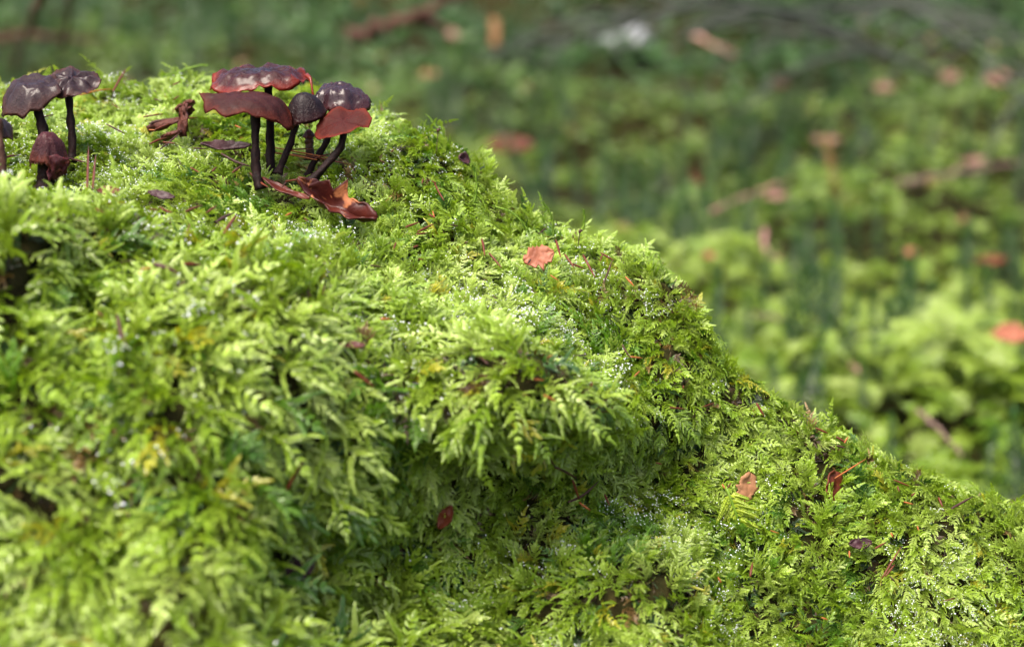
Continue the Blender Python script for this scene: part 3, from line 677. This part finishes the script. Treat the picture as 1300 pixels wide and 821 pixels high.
# -- leaves and bark on the mound
def leaf_thing(name, label, cat, cx, cy, d, L_, W_, yaw, tilt, roll, mat, curl=.3, jag=.08, seed=0, group=None, tip=True, vein=None, scale=None, clear=True, crumple=.4):
    """length and width in photo pixels at distance d"""
    s = scale or d/FPX; O = Vector(P(cx, cy, d)) if d else Vector(cx)
    Rm = Matrix.Rotation(yaw, 4, 'Z') @ Matrix.Rotation(tilt, 4, 'Y') @ Matrix.Rotation(roll, 4, 'X')
    root = empty(name, O, label, cat, group)
    def fn(a, t):
        w_ = math.sin(math.pi*min(1, a*.96+.02))**(.75 if tip else .4)*W_/2
        w_ *= 1+jag*mnoise.noise(Vector((a*9, t*2+seed, seed)))*3
        q_ = (t-.5)*2
        x = (a-.5)*L_; y = q_*w_; z = curl*abs(q_)**1.6*w_ + curl*.35*L_*((a-.5)**2)*2 + .16*crumple*W_*mnoise.noise(Vector((a*4+seed, t*3, seed)))*2+.07*crumple*W_*mnoise.noise(Vector((a*11+seed, t*8, seed)))
        return np.array(O+(Rm @ (Vector((x, y, z))*s)))
    if d and clear:
        for a_ in np.linspace(.1, .9, 7):
            for t_ in (.3, .6, .85):
                q_ = fn(a_, t_); zx, zy = to_px(q_[None]); CLEAR.append((zx[0], zy[0], (q_-CAM)@FWD, 4.5))
    sheet('blade', fn, 22, 14, .0004 if s < .0003 else .0012, mat, root)
    if vein:
        path = [fn(a, .5)+np.array(Rm @ Vector((0, 0, .3*s))) for a in np.linspace(-.12, .95, 12).clip(0, 1)]
        path[0] = np.array(O+(Rm @ (Vector((-.62*L_, 0, 0))*s)))
        v, f = tube_data(path, np.linspace(.035, .008, 12)*W_*s, 6); mesh_obj('midrib', v, f, vein, root)
    return root
def on(px_, py_, lift=.003): return float(depth(px_, py_))-lift
leaf_thing('curled_leaf', 'large curled maroon leaf with torn orange holes below the mushroom cluster', 'leaf', 425, 262, on(425, 262, .0025), 112, 36, R(-8), R(26), R(40), M_LEAF_PATCH, .9, .40, 2, crumple=1, vein=M_LEAF_R)
leaf_thing('curled_leaf', 'dark maroon leaf strip curled at the foot of the dull maroon mushroom', 'leaf', 362, 244, on(362, 244, .003), 70, 15, R(-20), R(18), R(10), M_LEAF_M, .5, .1, 4)
leaf_thing('curled_leaf', 'purple-brown shrivelled leaf scrap lying between the bark flake and the cluster stems', 'leaf', 287, 189, on(287, 189, .003), 64, 20, R(4), R(2), R(20), M_LEAF_P, .6, .12, 6)
leaf_thing('curled_leaf', 'pinkish orange leaf bit beside dark red needles on the slope', 'leaf', 684, 326, on(684, 326, .004), 40, 30, R(10), R(-14), R(52), M_LEAF_O, .12, .22, 8)
leaf_thing('curled_leaf', 'orange pointed leaf scrap sticking out of the shaded hollow', 'leaf', 566, 656, on(566, 656, .006), 34, 18, R(10), R(-60), R(60), M_LEAF_R, .3, .05, 9)
leaf_thing('curled_leaf', 'purplish brown leaf end poking out at the base of the near hump', 'leaf', 380, 718, on(380, 718, .006), 46, 34, R(40), R(-20), R(50), M_LEAF_P, .3, .1, 10)
leaf_thing('curled_leaf', 'tan leaf half buried between the fronds above the yellow-green frond', 'leaf', 948, 618, on(948, 618, -.003), 38, 26, R(60), R(-50), R(50), M_LEAF_T, .08, .25, 11, clear=False, tip=False)
leaf_thing('curled_leaf', 'brown leaf showing in a hole in the moss under the long orange needle', 'leaf', 1059, 618, on(1059, 618, -.003), 40, 36, R(80), R(-60), R(50), M_LEAF_R, .2, .1, 12, clear=False, tip=False)
leaf_thing('curled_leaf', 'small orange-brown leaf chip on the pale near moss', 'leaf', 328, 336, on(328, 336, .004), 28, 10, R(6), 0, R(40), M_LEAF_O, .3, .1, 13)
leaf_thing('curled_leaf', 'orange-brown leaf scrap at the foot of the two upright needles', 'leaf', 138, 243, on(138, 243, .004), 30, 14, R(-10), 0, R(40), M_LEAF_R, .3, .1, 14)
leaf_thing('curled_leaf', 'small purple leaf scrap on the moss edge in the green dip', 'leaf', 205, 248, on(205, 248, .003), 36, 12, R(-10), R(10), R(40), M_LEAF_P, .3, .1, 15)
leaf_thing('curled_leaf', 'dark shrivelled leaf bit perched on the brink of the mound', 'leaf', 588, 203, on(588, 205, .004), 17, 16, R(30), R(20), R(50), M_LEAF_P, .7, .2, 16)
leaf_thing('curled_leaf', 'dark red leaf scrap caught in the near moss slope', 'leaf', 448, 438, on(448, 438, .004), 34, 10, R(-5), 0, R(40), M_LEAF_M, .3, .1, 17)
leaf_thing('curled_leaf', 'small brown scrap lying in the hollow of the lower slope by a red needle', 'leaf', 1092, 690, on(1092, 690, .002), 30, 16, R(10), 0, R(40), M_LEAF_P, .3, .1, 18)
CLEAR += [(x, y, on(226, 156, .003), 8) for x in range(192, 250, 8) for y in (136, 146, 156, 166, 176) if x > 215 or y > 148]
CLEAR += [(x, y, .586, 9) for x in range(36, 96, 8) for y in range(170, 228, 9)]
root = empty('bark_flake', V(226, 156, on(226, 156)), 'split reddish brown bark flake standing on the moss between the mushroom groups', 'bark')
for (x0, y0, x1, y1, ww, dd) in [(233,174,231,133,15,.004),(227,168,236,128,9,.006),(188,164,232,150,11,.003),(194,158,226,152,6,.005),(224,142,249,127,9,.005),(206,176,233,166,6,.002),(229,150,246,136,6,.007)]:
    A, B = P(x0, y0, on(x0, y0, dd)), P(x1, y1, on(x0, y0, dd+.002)); U_ = (B-A)/np.linalg.norm(B-A); Wd = np.cross(U_, FWD)
    sheet('bark_strip', lambda a, t, A=A, B=B, Wd=Wd, ww=ww, x0=x0: A+(B-A)*a*(1-.45*abs(mnoise.noise(Vector((t*5, ww, x0*.1)))))+Wd*((t-.5)*ww*(.55+.45*math.sin(a*3.1))*(1+.5*mnoise.noise(Vector((a*5, t, x0*.3))))*D/FPX)-FWD*(.0022*math.sin(3*t+2*a+x0)+.001*mnoise.noise(Vector((a*6, t*6, x0)))), 9, 8, .0008, M_BARK, root)

# -- thin stalks with spore capsules and single upright shoots
def stalk(path, wd, label, head=True, mat=M_STALK):
    p3 = [P(x, y, on(x, min(max(y, sil(x)+2), 800), .003)) for x, y in path]; d0 = on(*path[0], .003); p3 = [P(x, y, d0) for x, y in path]
    root = empty('moss_stalk', Vector(p3[0]), label, 'stalk', 'spore stalks on the moss')
    pp = spline(p3, 14); s = d0/FPX
    v, f = tube_data(pp, np.full(14, wd*s), 6, .2); mesh_obj('stalk', v, f, mat, root)
    if head:
        e = pp[-1]; dr = (pp[-1]-pp[-3]); dr /= np.linalg.norm(dr)
        hp = spline([e-dr*.5*s, e+dr*3*s, e+dr*3*s+np.array([3.4, 0, 0])*s*1.0], 8)
        v, f = tube_data(hp, np.array([.7, 1.4, 2, 2.2, 2.2, 1.9, 1.3, .5])*s, 8, .1); mesh_obj('capsule', v, f, M_NEEDLE_D, root)
    return root
stalk([(554, 194), (555, 180), (556, 168)], .55, 'thin dark spore stalk with a capsule standing near the brink of the mound')
stalk([(735, 300), (734, 312), (736, 296)], .6, 'thin dark spore stalk on the slope past the curled leaf')
def single_shoot(path, label, n_=26, leaf=.0016):
    p3 = [P(x, y, float(depth(*path[0]))-.002) for x, y in path]; pp = spline(p3, n_); m = MB(); r = random.Random(path[0][0])
    for i in range(n_):
        T = Vector(pp[min(i+1, n_-1)]-pp[max(i-1, 0)]).normalized(); A = T.orthogonal().normalized(); B = T.cross(A)
        for j in range(3):
            a = i*2.4+j*2.1; o_ = A*math.cos(a)+B*math.sin(a); m.leaf(Vector(pp[i]), T*.8+o_*.6, T.cross(o_), leaf*(1-.4*i/n_), leaf*.35, i/n_, o_)
    root = empty('moss_shoot', Vector(p3[0]), label, 'moss', 'single moss shoots sticking up from the mound')
    me = mesh_obj('leaves', m.v, m.f, M_SHOOT, root, False); 
    v, f = tube_data(pp, np.full(n_, .00025), 5); mesh_obj('stem', v, f, M_SHOOT, root)
M_SHOOT = plain('shoot_green', (.08, .17, .015), (.17, .27, .03), 300, .45)
single_shoot([(602, 258), (605, 240), (604, 222), (601, 212)], 'slim green moss shoot curving up at the brink below the dark leaf bit')
single_shoot([(703, 300), (702, 284), (697, 268), (690, 258)], 'slim green moss shoot arching up beyond the pinkish orange leaf', 30)
single_shoot([(628, 262), (650, 270), (664, 284), (672, 296)][::-1], 'thin green moss shoot bridging the notch in the mound outline', 26)
single_shoot([(740, 292), (742, 278), (741, 268)], 'short beaded moss shoot standing up on the slope outline', 18)
single_shoot([(205, 98), (225, 92), (250, 84), (262, 83)], 'long pale moss shoot sticking out sideways behind the mushrooms', 26)
single_shoot([(5, 238), (14, 232), (25, 233)], 'bright green moss tip lying at the foot of the pale brown stem', 22, .003)

# ------------------------------------------------------------------ litter on the forest floor behind
BL = 'fallen leaves on the forest floor'
def floor_leaf(px_, py_, L_, W_, yaw, mat, label, seed, tilt=0, roll=25, lift=.055):
    p = G(px_, py_, lift); s = gpx(p)*.82
    leaf_thing('fallen_leaf', label, 'leaf', p, 0, 0, L_, W_, yaw, R(tilt), R(roll), mat, .25, .05, seed, BL, vein=mat, scale=s)
floor_leaf(1285, 425, 62, 44, .1, M_LEAF_O, 'bright orange fallen leaf on yellow-green forest floor moss', 1)
floor_leaf(648, 186, 70, 44, -.1, M_LEAF_R, 'dark red-brown fallen leaf just past the brink of the mound', 2)
floor_leaf(1272, 102, 56, 34, 0, M_LEAF_K, 'pale pinkish fallen leaf, the longer of two in a row by the spruce bough', 3)
floor_leaf(1205, 98, 34, 26, .2, M_LEAF_K, 'pale pinkish fallen leaf, the shorter of two in a row by the spruce bough', 4)
floor_leaf(1122, 112, 34, 24, .3, M_LEAF_K, 'pale fallen leaf lying under the end of the spruce bough', 5)
floor_leaf(578, 46, 30, 26, .3, M_LEAF_K, 'small pale pink fallen leaf beside the upright pale wood chip', 6)
floor_leaf(884, 228, 22, 26, .9, M_LEAF_R, 'small red fallen leaf tip in the middle of the green floor', 7, 20, 50)
floor_leaf(1157, 321, 22, 18, .2, M_LEAF_O, 'tiny orange fallen leaf near the dark red one', 8)
floor_leaf(1258, 331, 50, 20, .1, M_LEAF_R, 'dark red fallen leaf tucked under a moss clump', 9)
floor_leaf(1050, 178, 44, 18, -.1, M_LEAF_K, 'narrow pale fallen leaf on the mid floor', 10)
floor_leaf(985, 250, 40, 16, .4, M_LEAF_K, 'narrow pinkish fallen leaf lying beside the forked pinkish twig', 11)
floor_leaf(990, 108, 24, 28, .4, M_LEAF_R, 'rusty fallen leaf below the spruce bough', 12)
floor_leaf(1235, 205, 40, 18, 0, M_LEAF_K, 'dull pink fallen leaf on the mid floor beside dark shoots', 13)
floor_leaf(545, 95, 26, 18, .5, M_LEAF_T, 'small tan fallen leaf behind the mushroom cluster', 14)
floor_leaf(900, 325, 18, 16, .5, M_LEAF_O, 'tiny pinkish orange fallen leaf beside the mound slope', 15)
p = G(627, 42, .04); root_s = gpx(p)
chip = sheet('wood_chip', lambda a, t: np.array(p)+root_s*(np.array([1, 0, 0])*((t-.5)*10+2*math.sin(3*a))+np.array([0, .25, 1])*(a-.5)*34+np.array([0, 1, 0])*2*math.sin(3*t)), 8, 5, .003, M_LEAF_T)
recentre(chip); tag(chip, 'pale upright wood chip standing in the dark green background', 'wood chip')
def stick(pts_, wpx, mat, label, name='twig', lift=.05, group=None, fork=None):
    p3 = [np.array(G(x, y, lift+(e[0] if e else 0))) for x, y, *e in pts_]; s = gpx(Vector(p3[0])); k = 26
    pp = spline(p3, k); pp += np.array([[mnoise.noise(Vector((i*.5, wpx, 1))), mnoise.noise(Vector((i*.5, wpx, 5))), mnoise.noise(Vector((i*.5, wpx, 9)))] for i in range(k)])*s*wpx*.5
    root = empty(name, Vector(p3[0]), label, 'twig' if name == 'twig' else 'branch', group)
    v, f = tube_data(pp, np.linspace(1, .45, k)*wpx*.36*s, 9, .6, wpx); mesh_obj('shaft', v, f, mat, root)
    if fork:
        i, dx, dz = fork; a = pp[i]; b = a+np.array([dx, .3*dx, dz])*s; v, f = tube_data(spline([a, (a+b)/2+np.array([0, 0, 2*s]), b], 10), np.linspace(.4, .2, 10)*wpx*s, 7, .4, 3); mesh_obj('side_twig', v, f, mat, root)
    return root
stick([(905,268),(940,252),(985,238),(1005,228)], 8, M_TWIG_K, 'pinkish forked twig across the mid forest floor', fork=(14, 22, 8))
stick([(972,292),(970,310),(978,325),(992,328)], 9, M_TWIG_K, 'short bent pinkish twig standing in moss below the forked twig')
stick([(952,398),(1000,406),(1040,418)], 8, M_TWIG, 'grey-brown twig lying almost level near the mound slope')
stick([(1060,440),(1075,455),(1092,474)], 10, M_TWIG_K, 'short pinkish grey stick end slanting down in yellow moss')
stick([(1165,520),(1195,548),(1222,578)], 9, M_TWIG, 'grey twig slanting down behind the lower slope')
stick([(450,48,.06),(500,30,.1),(545,12,.12),(600,-14,.14)], 24, M_BRANCH, 'thick dark brown branch slanting up behind the mushroom cluster', 'fallen_branch', fork=(12, 40, -14))
stick([(-20,52,.04),(40,46,.05),(130,52,.04)], 15, M_BRANCH, 'dark reddish brown branch lying behind the ridged purple cap', 'fallen_branch')
stick([(18,95,.0),(30,50,.08),(48,10,.18),(60,-30,.25)], 13, M_BRANCH, 'slanting dark brown stick crossing the reddish branch', 'fallen_branch')
stick([(78,70,.0),(86,30,.1),(90,-20,.2)], 11, M_BRANCH, 'upright brown stick beside the slanting dark stick', 'fallen_branch')
stick([(880,45,.03),(915,62,.03),(935,72,.02)], 10, M_TWIG_K, 'short pinkish stick end poking from the spruce bough')
stick([(1140,235),(1200,222),(1300,205)], 13, M_TWIG, 'pale grey-brown stick lying on the far floor under dark shoots', 'fallen_branch')

# pale stone
p = G(792, 52, .03); s = gpx(p); bm = bmesh.new(); bmesh.ops.create_icosphere(bm, subdivisions=4, radius=1)
for v in bm.verts:
    c = v.co.copy(); k = 1+.22*mnoise.noise(c*1.6)+.10*mnoise.noise(c*4); v.co = Vector((c.x*40, c.y*34, c.z*(20 if c.z > 0 else 14)))*k*s
me = bpy.data.meshes.new('stone'); bm.to_mesh(me); bm.free(); me.shade_smooth(); me.materials.append(M_STONE)
st_ = bpy.data.objects.new('stone', me); col.objects.link(st_); st_.location = p
tag(st_, 'pale grey stone half hidden by the spruce bough', 'stone')

# spruce boughs lying over the floor
def bough(p0, p1, L_side, label, seed, h=.05):
    r = random.Random(seed); A = np.array(G(*p0, h)); B = np.array(G(*p1, h+.05)); mid = (A+B)/2+np.array([0, 0, .05])
    pp = spline([A, mid, B], 30); root = empty('spruce_bough', Vector(A), label, 'branch', 'dark spruce boughs on the forest floor')
    v, f = tube_data(pp, np.linspace(.0035, .0015, 30), 8, .3); mesh_obj('stem', v, f, M_LICHEN, root)
    ax = (B-A)/np.linalg.norm(B-A); sd_ = np.cross(ax, [0, 0, 1]); sd_ /= np.linalg.norm(sd_)
    for i in range(3, 30, 2):
        for q_ in (-1, 1):
            ln = L_side*(1-.7*i/30)*r.uniform(.7, 1.1); a = pp[i]; b = a+ax*ln*.75+sd_*q_*ln*.7+np.array([0, 0, r.uniform(-.05, .01)])
            tp = spline([a, (a+b)/2+np.array([0, 0, .012]), b], 12); v, f = tube_data(tp, np.linspace(.0024, .0010, 12), 6)
            tw = mesh_obj('side_twig', v, f, M_LICHEN, root)
            m = MB()
            nn_ = int(ln/.0009)
            for j in range(nn_):
                u = j/nn_*11; k0 = int(u); c = Vector(tp[k0]+(tp[min(k0+1, 11)]-tp[k0])*(u-k0)); T = Vector(b-a).normalized(); O1 = T.orthogonal().normalized(); a_ = j*2.4
                o_ = O1*math.cos(a_)+T.cross(O1)*math.sin(a_)
                m.leaf(c, T*.6+o_*.8, T.cross(o_), r.uniform(.013, .019), .0022, .5, o_)
            nd = mesh_obj('needles', m.v, m.f, M_SPRUCE, root, False); nd.parent = tw; nd.matrix_parent_inverse = Matrix.Translation(root.location).inverted(); nd['kind'] = 'stuff'
bough((1190, 96), (700, 60), .26, 'dark green spruce bough lying across the far forest floor over the pale stone', 5, .07)
bough((1010, 22), (1330, 150), .20, 'dark green spruce bough reaching down past the pale leaves', 6, .05)

# one large yellow-green frond hanging out of the slope below the tan leaf
m, _ = make_frond(77, .022, 13, .0090, .12, .42, leaf=.0017, lw=.0009, app=.45)
root = empty('moss_frond', Vector(P(922, 618, on(922, 618, .005))), 'long yellow-green pinnate moss frond hanging below the half buried tan leaf', 'moss')
eu = frame_euler(np.array([[.35, -.25, -.9]]), np.array([[.1, -1, .15]]))[0]
from mathutils import Euler
RM = Euler(eu).to_matrix()
fr_o = mesh_obj('leaves', [np.array(RM @ v)+np.array(root.location) for v in m.v], m.f, M_FROND if 'M_FROND' in globals() else plain('frond_yellow_green', (.12, .20, .010), (.22, .28, .016), 200, .4), root, False)
pth = [np.array(RM @ stem_pt(t, .022, .12, .42))+np.array(root.location) for t in np.linspace(0, 1, 12)]
v, f = tube_data(pth, np.linspace(.00045, .0002, 12), 6); mesh_obj('stem', v, f, M_SHOOT, root)

# ------------------------------------------------------------------ the moss carpet, parted where things lie on it
dep0 = (pts-CAM)@FWD; live = np.ones(n, bool)
cl_ = np.array(CLEAR)
for tq in (.25, .6, 1.0):
    sp = pts+Xm*(.014*tq*scl)[:, None]
    sx, sy = to_px(sp); sdp = (sp-CAM)@FWD
    for i in range(0, n, 4000):
        k = slice(i, i+4000)
        hit = (((sx[k, None]-cl_[None, :, 0])**2+(sy[k, None]-cl_[None, :, 1])**2) < cl_[None, :, 3]**2) & (sdp[k, None] < cl_[None, :, 2]+.001)
        live[k] &= ~(hit.any(1) & (thin[k] < .88))
pts, nrm, eul, scl, ids, cols = pts[live], nrm[live], eul[live], scl[live], ids[live], cols[live]; n = len(pts)
moss = carpet('moss_carpet', pts, eul, scl, ids, cols, PROTO)
tag(moss, 'bright green feathery moss covering the mound under the mushrooms', 'moss')
fr = fbm(pts, 30, 31.)
fm = (nrm[:, 2] > .42) & (rng.random(n) < np.clip(.08+fr*.7, .01, .45))
op, on_ = scatter(13000); k = len(op); tg = rng.normal(0, 1, (k, 3)); tg -= on_*(tg*on_).sum(1)[:, None]
oc = np.where(rng.random((k, 1)) < .45, OLD*rng.uniform(.12, .5, (k, 1)), DEEP*rng.uniform(.4, 1.1, (k, 1)))
old = carpet('old_moss_mat', op+on_*.0003, frame_euler(tg/np.linalg.norm(tg, axis=1)[:, None]+on_*.12, on_+rng.normal(0, .3, (k, 3))), rng.uniform(.35, .6, k)*(1+.5*np.clip((.58-(op-CAM)@FWD)/.05, 0, 1)), rng.integers(0, 8, k), oc, PROTO)
tag(old, 'matted brown and dark green old moss between the fresh shoots', 'moss')
frost = carpet('frost_crystals', pts[fm], eul[fm], scl[fm], ids[fm], cols[fm], ICE)
tag(frost, 'tiny white frost beads glistening on the tips of the moss', 'frost')
